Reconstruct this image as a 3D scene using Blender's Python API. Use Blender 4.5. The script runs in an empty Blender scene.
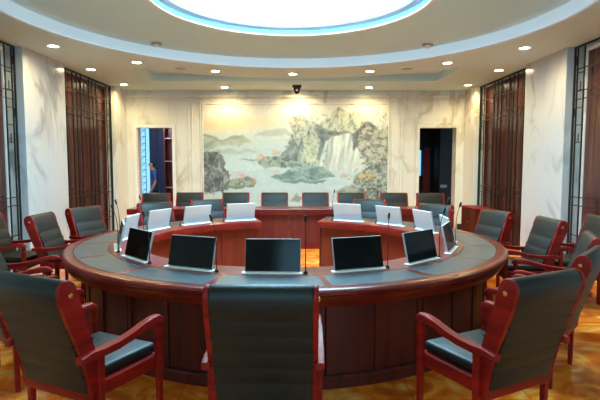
import bpy, bmesh, math, random
import numpy as np
from mathutils import Vector, Matrix
random.seed(7)
PI = math.pi
R = math.radians
sc = bpy.context.scene
COL = sc.collection

# ------------------------------------------------------------------ materials
def lin(r, g, b):
    def f(c):
        c /= 255.0
        return c / 12.92 if c <= .04045 else ((c + .055) / 1.055) ** 2.4
    return (f(r), f(g), f(b), 1)

def new_mat(name):
    m = bpy.data.materials.new(name); m.use_nodes = True
    nt = m.node_tree
    return m, nt, nt.nodes['Principled BSDF']

def plain(name, col, rough=.5, metal=0, coat=0, spec=.5):
    m, nt, b = new_mat(name)
    b.inputs['Base Color'].default_value = col
    b.inputs['Roughness'].default_value = rough
    b.inputs['Metallic'].default_value = metal
    b.inputs['Coat Weight'].default_value = coat
    b.inputs['Coat Roughness'].default_value = .1
    b.inputs['Specular IOR Level'].default_value = spec
    return m

def emit(name, col, s):
    m, nt, b = new_mat(name)
    b.inputs['Base Color'].default_value = col
    b.inputs['Emission Color'].default_value = col
    b.inputs['Emission Strength'].default_value = s
    return m

def noise_mat(name, stops, scale=(1, 1, 1), nscale=4, detail=5, dist=0, rough=.4, coat=0, bump=0, nrough=.55, spec=.5):
    m, nt, b = new_mat(name)
    tc = nt.nodes.new('ShaderNodeTexCoord'); mp = nt.nodes.new('ShaderNodeMapping')
    mp.inputs['Scale'].default_value = scale
    nz = nt.nodes.new('ShaderNodeTexNoise')
    nz.inputs['Scale'].default_value = nscale; nz.inputs['Detail'].default_value = detail
    nz.inputs['Roughness'].default_value = nrough; nz.inputs['Distortion'].default_value = dist
    cr = nt.nodes.new('ShaderNodeValToRGB')
    e = cr.color_ramp.elements
    while len(e) < len(stops): e.new(.5)
    for k, (p, c) in enumerate(stops):
        e[k].position = p; e[k].color = c
    L = nt.links.new
    L(tc.outputs['Object'], mp.inputs['Vector']); L(mp.outputs[0], nz.inputs['Vector'])
    L(nz.outputs['Fac'], cr.inputs['Fac']); L(cr.outputs['Color'], b.inputs['Base Color'])
    b.inputs['Roughness'].default_value = rough; b.inputs['Coat Weight'].default_value = coat
    b.inputs['Coat Roughness'].default_value = .08
    b.inputs['Specular IOR Level'].default_value = spec
    if bump:
        bp = nt.nodes.new('ShaderNodeBump'); bp.inputs['Strength'].default_value = bump
        bp.inputs['Distance'].default_value = .01
        L(nz.outputs['Fac'], bp.inputs['Height']); L(bp.outputs[0], b.inputs['Normal'])
    return m

M = {}
M['mahogany'] = noise_mat('mahogany', [(.3, lin(98, 13, 8)), (.55, lin(136, 20, 13)), (.75, lin(156, 30, 18))], (1, 1, 9), 2.2, 4, .6, .45, 0, spec=.2)
M['mahogany_top'] = noise_mat('mahogany_top', [(.3, lin(80, 13, 9)), (.6, lin(108, 20, 13)), (.8, lin(128, 34, 20))], (3, 3, 3), 2.2, 4, .8, .28, .05, spec=.35)
M['dark_panel'] = noise_mat('dark_panel', [(.3, lin(62, 17, 12)), (.55, lin(84, 25, 17)), (.78, lin(98, 33, 21))], (6, 6, .5), 2.2, 4, .5, .42, 0, spec=.25)
M['red_panel'] = noise_mat('red_panel', [(.3, lin(78, 16, 13)), (.55, lin(98, 23, 18)), (.78, lin(110, 30, 23))], (7, 7, .5), 2.2, 4, .5, .35, .25)
M['leather'] = noise_mat('leather', [(.3, lin(11, 14, 14)), (.7, lin(17, 21, 21))], (1, 1, 1), 60, 3, 0, .5, 0, .15, spec=.4)
M['inlay'] = noise_mat('inlay', [(.3, lin(36, 42, 45)), (.7, lin(50, 57, 60))], (1, 1, 1), 9, 5, .3, .42, 0, .05, spec=.4)
M['silver'] = plain('silver', lin(176, 180, 182), .42, .3)
M['pale_metal'] = plain('pale_metal', lin(248, 246, 240), .4)
M['screen'] = plain('screen', lin(5, 6, 7), .1, 0, 0, .18)
M['black_metal'] = plain('black_metal', lin(16, 16, 18), .4, .2)
M['black_plastic'] = plain('black_plastic', lin(20, 20, 22), .5)
M['brass'] = plain('brass', lin(214, 150, 84), .3, .9)
M['soffit'] = plain('soffit', lin(204, 234, 234), .8)
M['ceiling'] = plain('ceiling_paint', lin(196, 238, 248), .85)
M['lip'] = emit('cove_strip', (.48, .64, .74, 1), .16)
M['white'] = plain('white_gloss', lin(238, 238, 234), .4)
M['grey'] = plain('grey_plastic', lin(150, 148, 145), .5)
M['lamp'] = emit('lamp_lens', (1, .86, .6, 1), 14)
M['sky_panel'] = emit('sky_panel', (.43, .79, 1, 1), 11)
M['led'] = emit('blue_led', (.06, .5, 1, 1), .45)
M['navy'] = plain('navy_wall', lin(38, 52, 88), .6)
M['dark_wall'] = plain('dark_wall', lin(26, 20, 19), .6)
M['maroon'] = plain('maroon_wood', lin(100, 32, 30), .4)
M['pale_shelf'] = plain('pale_shelf', lin(222, 160, 160), .5)
M['pink_cloth'] = plain('pink_cloth', lin(170, 80, 92), .8)
M['skin'] = plain('skin', lin(196, 142, 116), .6)
M['hair'] = plain('hair', lin(22, 18, 18), .6)
M['shirt'] = plain('blue_shirt', lin(54, 82, 140), .8)
M['trousers'] = plain('dark_trousers', lin(30, 32, 42), .8)
M['shoe'] = plain('black_shoe', lin(15, 14, 14), .4)
def glass():
    m, nt, b = new_mat('window_glass')
    b.inputs['Base Color'].default_value = (.8, .93, 1, 1)
    b.inputs['Roughness'].default_value = .02
    b.inputs['Transmission Weight'].default_value = 1
    b.inputs['IOR'].default_value = 1.05
    return m
M['glass'] = glass()

def marble(name, base, vein, scale=1.1, rough=.18, amount=.5):
    m, nt, b = new_mat(name)
    L = nt.links.new
    tc = nt.nodes.new('ShaderNodeTexCoord'); mp = nt.nodes.new('ShaderNodeMapping')
    mp.inputs['Rotation'].default_value = (.5, .6, .2); mp.inputs['Scale'].default_value = (1, 1, .55)
    nz = nt.nodes.new('ShaderNodeTexNoise'); nz.inputs['Scale'].default_value = scale
    nz.inputs['Detail'].default_value = 6; nz.inputs['Distortion'].default_value = 1.1
    a = nt.nodes.new('ShaderNodeMath'); a.operation = 'SUBTRACT'; a.inputs[1].default_value = .5
    ab = nt.nodes.new('ShaderNodeMath'); ab.operation = 'ABSOLUTE'
    cr = nt.nodes.new('ShaderNodeValToRGB')
    cr.color_ramp.elements[0].position = .0; cr.color_ramp.elements[0].color = vein
    cr.color_ramp.elements[1].position = .06; cr.color_ramp.elements[1].color = base
    nz2 = nt.nodes.new('ShaderNodeTexNoise'); nz2.inputs['Scale'].default_value = .8; nz2.inputs['Detail'].default_value = 3
    cr2 = nt.nodes.new('ShaderNodeValToRGB')
    cr2.color_ramp.elements[0].position = .42; cr2.color_ramp.elements[0].color = (0, 0, 0, 1)
    cr2.color_ramp.elements[1].position = .62; cr2.color_ramp.elements[1].color = (amount, amount, amount, 1)
    mx = nt.nodes.new('ShaderNodeMixRGB'); mx.inputs['Color1'].default_value = base
    L(tc.outputs['Object'], mp.inputs['Vector']); L(mp.outputs[0], nz.inputs['Vector']); L(mp.outputs[0], nz2.inputs['Vector'])
    L(nz.outputs['Fac'], a.inputs[0]); L(a.outputs[0], ab.inputs[0]); L(ab.outputs[0], cr.inputs['Fac'])
    L(nz2.outputs['Fac'], cr2.inputs['Fac']); L(cr2.outputs['Color'], mx.inputs['Fac'])
    L(cr.outputs['Color'], mx.inputs['Color2']); L(mx.outputs[0], b.inputs['Base Color'])
    b.inputs['Roughness'].default_value = rough
    return m
M['marble'] = marble('white_marble', lin(186, 187, 188), lin(124, 126, 128), 1.0, .16, .85)
M['marble_warm'] = marble('cream_marble', lin(234, 232, 218), lin(188, 178, 150), 1.1, .2, .85)

def floor_mat():
    m, nt, b = new_mat('orange_marble_floor')
    L = nt.links.new
    tc = nt.nodes.new('ShaderNodeTexCoord')
    nz = nt.nodes.new('ShaderNodeTexNoise'); nz.inputs['Scale'].default_value = 2.3
    nz.inputs['Detail'].default_value = 8; nz.inputs['Distortion'].default_value = 2.2
    cr = nt.nodes.new('ShaderNodeValToRGB'); e = cr.color_ramp.elements
    e[0].position = .28; e[0].color = lin(192, 80, 14)
    e[1].position = .75; e[1].color = lin(255, 214, 140)
    x = e.new(.46); x.color = lin(236, 118, 28)
    x = e.new(.58); x.color = lin(255, 158, 56)
    bk = nt.nodes.new('ShaderNodeTexBrick'); bk.offset = 0
    bk.inputs['Scale'].default_value = 1; bk.inputs['Brick Width'].default_value = .8
    bk.inputs['Row Height'].default_value = .8; bk.inputs['Mortar Size'].default_value = .004
    bk.inputs['Color1'].default_value = (1, 1, 1, 1); bk.inputs['Color2'].default_value = (.82, .8, .78, 1)
    bk.inputs['Mortar'].default_value = (.35, .3, .25, 1)
    mx = nt.nodes.new('ShaderNodeMixRGB'); mx.blend_type = 'MULTIPLY'; mx.inputs['Fac'].default_value = .8
    L(tc.outputs['Object'], nz.inputs['Vector']); L(tc.outputs['Object'], bk.inputs['Vector'])
    L(nz.outputs['Fac'], cr.inputs['Fac']); L(cr.outputs['Color'], mx.inputs['Color1']); L(bk.outputs['Color'], mx.inputs['Color2'])
    L(mx.outputs[0], b.inputs['Base Color'])
    b.inputs['Roughness'].default_value = .14
    return m
M['floor'] = floor_mat()

def drape_mat():
    m, nt, b = new_mat('brown_panel')
    L = nt.links.new
    tc = nt.nodes.new('ShaderNodeTexCoord'); mp = nt.nodes.new('ShaderNodeMapping'); mp.inputs['Scale'].default_value = (1, 9, .35)
    nz = nt.nodes.new('ShaderNodeTexNoise'); nz.inputs['Scale'].default_value = 1.4; nz.inputs['Detail'].default_value = 5
    cr = nt.nodes.new('ShaderNodeValToRGB'); e = cr.color_ramp.elements
    e[0].position = .3; e[0].color = lin(60, 33, 28); e[1].position = .72; e[1].color = lin(96, 56, 46)
    L(tc.outputs['Object'], mp.inputs['Vector']); L(mp.outputs[0], nz.inputs['Vector'])
    L(nz.outputs['Fac'], cr.inputs['Fac']); L(cr.outputs['Color'], b.inputs['Base Color'])
    b.inputs['Roughness'].default_value = .2
    return m
M['brown'] = drape_mat()

# ------------------------------------------------------------------ mesh helpers
def box(bm, x0, x1, y0, y1, z0, z1, bev=0, seg=2):
    vs = [bm.verts.new((x, y, z)) for z in (z0, z1) for x, y in ((x0, y0), (x1, y0), (x1, y1), (x0, y1))]
    fs = [bm.faces.new([vs[i] for i in q]) for q in ((3, 2, 1, 0), (4, 5, 6, 7), (0, 1, 5, 4), (1, 2, 6, 5), (2, 3, 7, 6), (3, 0, 4, 7))]
    if bev:
        es = list({e for f in fs for e in f.edges})
        bmesh.ops.bevel(bm, geom=es, offset=bev, segments=seg, profile=.5, affect='EDGES')
    return vs

def prism_yz(bm, pts, x0, x1, bev=0, seg=2):
    """closed outline of (y, z) points extruded along x"""
    a = [bm.verts.new((x0, y, z)) for y, z in pts]
    b = [bm.verts.new((x1, y, z)) for y, z in pts]
    n = len(pts)
    f0 = bm.faces.new(a); f1 = bm.faces.new(b[::-1])
    for i in range(n):
        j = (i + 1) % n
        bm.faces.new((a[j], a[i], b[i], b[j]))
    if bev:
        es = list(f0.edges) + list(f1.edges)
        bmesh.ops.bevel(bm, geom=es, offset=bev, segments=seg, profile=.5, affect='EDGES')
    bmesh.ops.recalc_face_normals(bm, faces=bm.faces[:])

def tube(bm, path, rad, n=10, cap=True, flat=1.0):
    """tube along points; rad is a number or a list"""
    P = [Vector(p) for p in path]
    rads = rad if isinstance(rad, (list, tuple)) else [rad] * len(P)
    rings = []
    up = None
    for i, p in enumerate(P):
        t = (P[min(i + 1, len(P) - 1)] - P[max(i - 1, 0)]).normalized()
        if up is None:
            up = Vector((1, 0, 0)) if abs(t.x) < .9 else Vector((0, 0, 1))
        s = t.cross(up).normalized(); up = s.cross(t).normalized()
        rings.append([bm.verts.new(p + rads[i] * (math.cos(2 * PI * k / n) * up + flat * math.sin(2 * PI * k / n) * s)) for k in range(n)])
    for a, b in zip(rings, rings[1:]):
        for k in range(n):
            bm.faces.new((a[k], a[(k + 1) % n], b[(k + 1) % n], b[k]))
    if cap:
        bm.faces.new(rings[0][::-1]); bm.faces.new(rings[-1])

def lathe(bm, prof, n=32, c=(0, 0, 0), a0=0., a1=2 * PI, close=False):
    """prof: (r, z) list; revolve about z. close=True closes the profile loop"""
    full = abs(a1 - a0 - 2 * PI) < 1e-6
    cnt = n if full else n + 1
    rings = []
    for k in range(cnt):
        t = a0 + (a1 - a0) * k / n
        rings.append([bm.verts.new((c[0] + r * math.sin(t), c[1] - r * math.cos(t), c[2] + z)) for r, z in prof])
    m = len(prof)
    for k in range(n):
        A = rings[k]; B = rings[(k + 1) % cnt]
        for i in range(m if close else m - 1):
            j = (i + 1) % m
            try:
                bm.faces.new((A[i], B[i], B[j], A[j]))
            except ValueError:
                pass
    if close and not full:
        bm.faces.new(rings[0]); bm.faces.new(rings[-1][::-1])
    bmesh.ops.remove_doubles(bm, verts=bm.verts[:], dist=1e-5)
    bmesh.ops.recalc_face_normals(bm, faces=bm.faces[:])

def obj(name, bm, mat, parent=None, smooth=False, loc=None):
    me = bpy.data.meshes.new(name)
    bm.to_mesh(me); bm.free()
    me.materials.append(mat)
    if smooth:
        me.polygons.foreach_set('use_smooth', [True] * len(me.polygons))
        try:
            me.set_sharp_from_angle(angle=R(38))
        except Exception:
            pass
    o = bpy.data.objects.new(name, me); COL.objects.link(o)
    if parent: o.parent = parent
    if loc: o.location = loc
    return o

def BM(): return bmesh.new()
def tag(o, label, cat, group=None):
    o['label'] = label; o['category'] = cat
    if group: o['group'] = group
    return o
def thing(name, label, cat, loc=(0, 0, 0), rz=0, group=None):
    o = bpy.data.objects.new(name, None); COL.objects.link(o)
    o.empty_display_size = .1
    o.location = loc; o.rotation_euler = (0, 0, rz)
    return tag(o, label, cat, group)
def struct(name, bm, mat, parent=None, smooth=False):
    o = obj(name, bm, mat, parent, smooth)
    if not parent: o['kind'] = 'structure'
    return o
def dup(root, loc, rz, label, group=None):
    r = root.copy(); COL.objects.link(r); r.location = loc; r.rotation_euler = (0, 0, rz); r['label'] = label
    if group: r['group'] = group
    for ch in list(root.children):
        c = ch.copy(); COL.objects.link(c); c.parent = r
        for g in list(ch.children):
            d = g.copy(); COL.objects.link(d); d.parent = c
    return r

def plate(name, outer, holes, z0, z1, mat, smooth=False):
    """flat plate with holes, filled by a 2D curve and turned into a mesh"""
    cu = bpy.data.curves.new(name, 'CURVE'); cu.dimensions = '2D'; cu.fill_mode = 'BOTH'; cu.extrude = (z1 - z0) / 2
    for pts in [outer] + holes:
        s = cu.splines.new('POLY'); s.points.add(len(pts) - 1); s.use_cyclic_u = True
        for p, (x, y) in zip(s.points, pts): p.co = (x, y, 0, 1)
    tmp = bpy.data.objects.new('tmp', cu); COL.objects.link(tmp)
    dg = bpy.context.evaluated_depsgraph_get()
    me = bpy.data.meshes.new_from_object(tmp.evaluated_get(dg), depsgraph=dg)
    bpy.data.objects.remove(tmp); bpy.data.curves.remove(cu)
    me.transform(Matrix.Translation((0, 0, (z0 + z1) / 2)))
    me.name = name; me.materials.clear(); me.materials.append(mat)
    o = bpy.data.objects.new(name, me); COL.objects.link(o)
    return o
def circle(cx, cy, r, n=96):
    return [(cx + r * math.cos(2 * PI * k / n), cy + r * math.sin(2 * PI * k / n)) for k in range(n)]

# ------------------------------------------------------------------ camera (29 mm-like lens at standing eye height)
cam = bpy.data.cameras.new('camera'); cam.sensor_width = 36; cam.lens = 36 * 490 / 600; cam.clip_start = .05
co = bpy.data.objects.new('camera', cam); COL.objects.link(co)
co.location = (0, 0, 1.6)
co.rotation_euler = (PI / 2 - math.atan(37 / 490), 0, -4 / 490)
sc.camera = co

# ------------------------------------------------------------------ room
FILL_POWER = 22
H = 3.30; ZC = 3.45; ZT = 3.62
XP = 3.99; XB = 4.25
YB = 11.7; YF = -2.2
CX, CY = -.06, 5.68
RR, RD = 3.22, 1.6

bm = BM(); box(bm, -7, 7, YF - .3, 16.5, -.12, 0); struct('floor', bm, M['floor'])
# soffit with the round opening and the tray slot by the back wall
arc = []
xa = 2.92
for k in range(25):
    x = -xa + 2 * xa * k / 24
    arc.append((x, CY + math.sqrt(4.36 ** 2 - (x - CX) ** 2) - .02))
slot = arc + [(xa + .02, 10.36), (-xa - .02, 10.36)]
o = plate('ceiling', [(-XB - .1, YF), (XB + .1, YF), (XB + .1, YB + .2), (-XB - .1, YB + .2)], [circle(CX, CY, RR), slot], H, ZC, M['soffit']); o['kind'] = 'structure'
o = plate('ceiling.001', [(-XB - .1, YF), (XB + .1, YF), (XB + .1, YB + .2), (-XB - .1, YB + .2)], [circle(CX, CY, RD)], ZC, ZC + .04, M['ceiling']); o['kind'] = 'structure'
bm = BM(); lathe(bm, [(RR - .015, H - .004), (RR + .03, H - .006), (RR + .03, ZC), (RR - .015, ZC)], 96, (0, 0, 0), close=True); o = obj('cove_light', bm, M['lip'], None, True, (CX, CY, 0)); tag(o, 'pale blue glowing cove strip round the edge of the large ceiling circle', 'cove light')
# light shaft of the round skylight: white step, blue strip, luminous disc
bm = BM()
lathe(bm, [(RD + .0, ZC - .004), (RD + .05, ZC - .004), (RD + .05, ZT + .04), (RD + .02, ZT + .04), (RD + .02, ZC + .03), (RD + .0, ZC + .03)], 96, (CX, CY, 0), close=True)
struct('trim_2', bm, M['white'], smooth=True)
sk = thing('ceiling_light', 'huge round luminous ceiling panel glowing white above the conference table', 'ceiling light', (CX, CY, ZT))
bm = BM(); lathe(bm, [(0, 0), (RD - .12, 0), (RD - .12, .03), (0, .03)], 96); obj('diffuser', bm, M['sky_panel'], sk)
bm = BM(); lathe(bm, [(RD - .012, -.15), (RD + .0, -.15), (RD + .0, -.112), (RD - .012, -.112)], 96, close=True); o = obj('light_strip', bm, M['led'], sk); o['label'] = 'blue light strip round the rim'
bm = BM(); lathe(bm, [(RD - .17, -.06), (RD - .10, -.09), (RD - .1, .02), (RD - .16, .02)], 96, close=True); obj('inner_rim', bm, M['white'], sk, True)
bm = BM(); lathe(bm, [(RD - .11, .0), (RD + .02, .0), (RD + .02, .03), (RD - .11, .03)], 96, close=True); obj('backing_ring', bm, M['white'], sk)

# side walls
PIL = [(7.32, 8.62), (3.45, 4.75), (-.75, .63)]
BAY = [(8.62, 11.02), (4.75, 7.32)]
tn = 3
for s, side in ((-1, 'left'), (1, 'right')):
    bm = BM(); box(bm, *sorted((s * XB, s * (XB + .15))), YF, YB + .25, 0, H + .1); struct('wall_' + side, bm, M['marble_warm'])
    for y0, y1 in PIL + [(11.02, YB)]:
        bm = BM(); box(bm, *sorted((s * XP, s * XB)), y0, y1, 0, H + .05, .006); struct('trim_%d' % tn, bm, M['marble'] if y1 < 11 else M['marble_warm']); tn += 1
FILL_WINS = [(-3.5, -1.7), (-.9, .9), (1.7, 3.5)]  # openings for made-up windows behind the camera
bm = BM(); box(bm, -XB - .1, XB + .1, YF - .2, YF, 0, .7); box(bm, -XB - .1, XB + .1, YF - .2, YF, 2.95, H + .1)
for a, b in ((-XB - .1, -3.5), (-1.7, -.9), (.9, 1.7), (3.5, XB + .1)): box(bm, a, b, YF - .2, YF, .7, 2.95)
struct('wall_front', bm, M['marble_warm'])
def pane_mat():
    m, nt, b = new_mat('clear_pane')
    tr = nt.nodes.new('ShaderNodeBsdfTransparent'); mx = nt.nodes.new('ShaderNodeMixShader'); mx.inputs[0].default_value = .08
    b.inputs['Roughness'].default_value = .03
    nt.links.new(tr.outputs[0], mx.inputs[1]); nt.links.new(b.outputs[0], mx.inputs[2])
    nt.links.new(mx.outputs[0], nt.nodes['Material Output'].inputs['Surface'])
    return m
M['pane'] = pane_mat()
for k, (a, b) in enumerate(FILL_WINS):
    w = bpy.data.objects.new('window_%d' % (20 + k), None); COL.objects.link(w); w['kind'] = 'structure'  # unseen window, added only to let cool fill light in
    bm = BM(); box(bm, a, b, YF - .11, YF - .10, .7, 2.95); obj('pane', bm, M['pane'], w)
    bm = BM()
    for q in ((a, a + .05, .7, 2.95), (b - .05, b, .7, 2.95), (a, b, .7, .75), (a, b, 2.9, 2.95), ((a + b) / 2 - .025, (a + b) / 2 + .025, .7, 2.95)): box(bm, q[0], q[1], YF - .14, YF - .07, q[2], q[3])
    obj('frame', bm, M['white'], w)
    li = bpy.data.lights.new('added_fill', 'AREA'); li.shape = 'RECTANGLE'; li.size = b - a; li.size_y = 2.25; li.energy = FILL_POWER; li.color = (.36, .77, 1)  # added area light: cool fill for chair backs and ceiling
    lo = bpy.data.objects.new('added_fill', li); COL.objects.link(lo); lo.location = ((a + b) / 2, YF - .3, 1.825); lo.rotation_euler = (PI / 2, 0, 0)

wn = 1
for s, side in ((-1, 'left'), (1, 'right')):
    for bi, (y0, y1) in enumerate(BAY[:2]):
        # brown panel behind the screen
        bm = BM(); box(bm, *sorted((s * 4.19, s * XB)), y0 + .2, y1 - .2, 0, H - .1, .004)
        pan = thing('window_%d' % wn, '', '', (0, 0, 0)); del pan['label']; del pan['category']; pan['kind'] = 'structure'
        obj('panel', bm, M['brown'], pan)
        bm = BM()
        for a, b in ((y0 + .17, y0 + .2), (y1 - .2, y1 - .17)): box(bm, *sorted((s * 4.16, s * XB)), a, b, 0, H - .06)
        box(bm, *sorted((s * 4.16, s * XB)), y0 + .2, y1 - .2, H - .1, H - .06)
        obj('frame', bm, M['white'] if bi else M['dark_panel'], pan)
        wn += 1
        # black metal screen
        where = {(-1, 0): 'black metal lattice screen over the brown panel on the left wall beyond the marble pillar',
                 (1, 0): 'black metal lattice screen over the brown panel on the right wall beyond the marble pillar',
                 (-1, 1): 'black metal lattice screen at the left edge, nearer than the marble pillar',
                 (1, 1): 'black metal lattice screen at the right edge, nearer than the marble pillar'}[(s, bi)]
        t = thing('lattice_screen', where, 'screen', (s * 4.1, y0, 0), 0, 'lattice screens on the side walls')
        W = y1 - y0
        bm = BM(); th = .011
        for yy in (.03, W - .03): box(bm, -th, th, yy - th, yy + th, 0, H - .01)
        box(bm, -th, th, .03, W - .03, H - .035, H - .01); box(bm, -th, th, .03, W - .03, 0, .025)
        obj('frame', bm, M['black_metal'], t)
        for grp in ((.1, .27), (.53, .70, .88), (W - 1.15, W - .98, W - .80), (W - .27, W - .1)):
            for yy in grp:
                bm = BM(); w = .012 if len(grp) == 3 else .008
                box(bm, -.009, .009, yy - w, yy + w, .03, H - .04); obj('upright', bm, M['black_metal'], t)
        for zz in (.42, .54, .98, 1.1, 2.52, 2.64, 2.96):
            bm = BM(); box(bm, -.006, .006, .04, W - .04, zz - .006, zz + .006); obj('crossbar', bm, M['black_metal'], t)
        for e0, e1, e2 in ((.04, .1, .27), (W - .04, W - .1, W - .27)):
            for q in range(10):
                zz = 1.9 + q * .125
                a, b = (e0, e1) if q % 2 else (e1, e2)
                bm = BM(); box(bm, -.005, .005, min(a, b), max(a, b), zz - .006, zz + .006); obj('fret_bar', bm, M['black_metal'], t)
                if q % 3 == 0:
                    bm = BM(); box(bm, -.005, .005, (a + b) / 2 - .005, (a + b) / 2 + .005, zz, zz + .125); obj('fret_bar', bm, M['black_metal'], t)

# back wall with two doorways
DL = (-3.76, -2.93); DR = (2.93, 3.80); DH = 2.43
bm = BM()
for x0, x1, z0, z1 in ((-XB, DL[0], 0, H), (DL[0], DL[1], DH, H), (DL[1], DR[0], 0, H), (DR[0], DR[1], DH, H), (DR[1], XB, 0, H)):
    box(bm, x0, x1, YB, YB + .25, z0, z1 + .1)
struct('wall_back', bm, M['marble_warm'])
def moulding(bm, x0, x1, z0, z1, w=.03, d=.02, y=YB):
    for a in ((x0, x1, z1 - w, z1), (x0, x1, z0, z0 + w), (x0, x0 + w, z0 + w, z1 - w), (x1 - w, x1, z0 + w, z1 - w)):
        box(bm, a[0], a[1], y - d, y, a[2], a[3], .006, 1)
for k, (x0, x1, z0, z1) in enumerate(((-3.72, -2.97, 2.52, 3.1), (2.97, 3.74, 2.52, 3.1), (-2.82, -2.52, .3, 3.1), (-2.47, -2.24, .3, 3.05), (2.24, 2.47, .3, 3.05), (2.52, 2.84, .3, 3.1))):
    bm = BM(); moulding(bm, x0, x1, z0, z1); struct('trim_%d' % tn, bm, M['marble_warm']); tn += 1
bm = BM(); box(bm, -XP, XP, YB - .05, YB, 3.13, 3.19, .01); struct('trim_%d' % tn, bm, M['marble_warm']); tn += 1
for x0, x1, n in ((-4.25, DL[0], 1), (DL[1], DR[0], 2), (DR[1], 4.25, 3)):
    bm = BM(); box(bm, max(x0, -XP), min(x1, XP), YB - .02, YB, 0, .14, .005); struct('baseboard_back' + ('' if n == 1 else '.%03d' % (n - 1)), bm, M['dark_wall'])
for n, (a, b) in enumerate((DL, DR)):
    bm = BM()
    for x0, x1, z0, z1 in ((a - .07, a, 0, DH + .07), (b, b + .07, 0, DH + .07), (a, b, DH, DH + .07)):
        box(bm, x0, x1, YB - .03, YB + .02, z0, z1, .006)
    box(bm, a, a + .012, YB, YB + .25, 0, DH)
    struct('door_%d' % (n + 1), bm, M['white'] if n == 0 else M['marble_warm'])

# ------------------------------------------------------------------ mural (brush-painted landscape, colours stored per vertex)
def vnoise(U, V, sx, sy, seed):
    rng = np.random.default_rng(seed)
    gx = U / sx; gy = V / sy
    g = rng.random((int(gy.max()) + 3, int(gx.max()) + 3))
    xi = gx.astype(int); yi = gy.astype(int); fx = gx - xi; fy = gy - yi
    fx = fx * fx * (3 - 2 * fx); fy = fy * fy * (3 - 2 * fy)
    return (g[yi, xi] * (1 - fx) + g[yi, xi + 1] * fx) * (1 - fy) + (g[yi + 1, xi] * (1 - fx) + g[yi + 1, xi + 1] * fx) * fy
def fbm(U, V, s, seed, oct=4, ax=1, ay=1):
    t = 0; a = .5; n = 0
    for k in range(oct):
        t = t + a * vnoise(U, V, s * ax / 2 ** k, s * ay / 2 ** k, seed + k); n += a; a *= .55
    return t / n
def inside(U, V, poly):
    c = np.zeros(U.shape, bool); n = len(poly)
    for i in range(n):
        x0, y0 = poly[i]; x1, y1 = poly[(i + 1) % n]
        if y0 == y1: continue
        c ^= ((V < y0) != (V < y1)) & (U < (x1 - x0) * (V - y0) / (y1 - y0) + x0)
    return c.astype(float)
def blur(m, n):
    for _ in range(n):
        p = np.pad(m, 1, mode='edge')
        m = (p[:-2, 1:-1] + p[2:, 1:-1] + p[1:-1, :-2] + p[1:-1, 2:] + 2 * p[1:-1, 1:-1]) / 6
    return m
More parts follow.
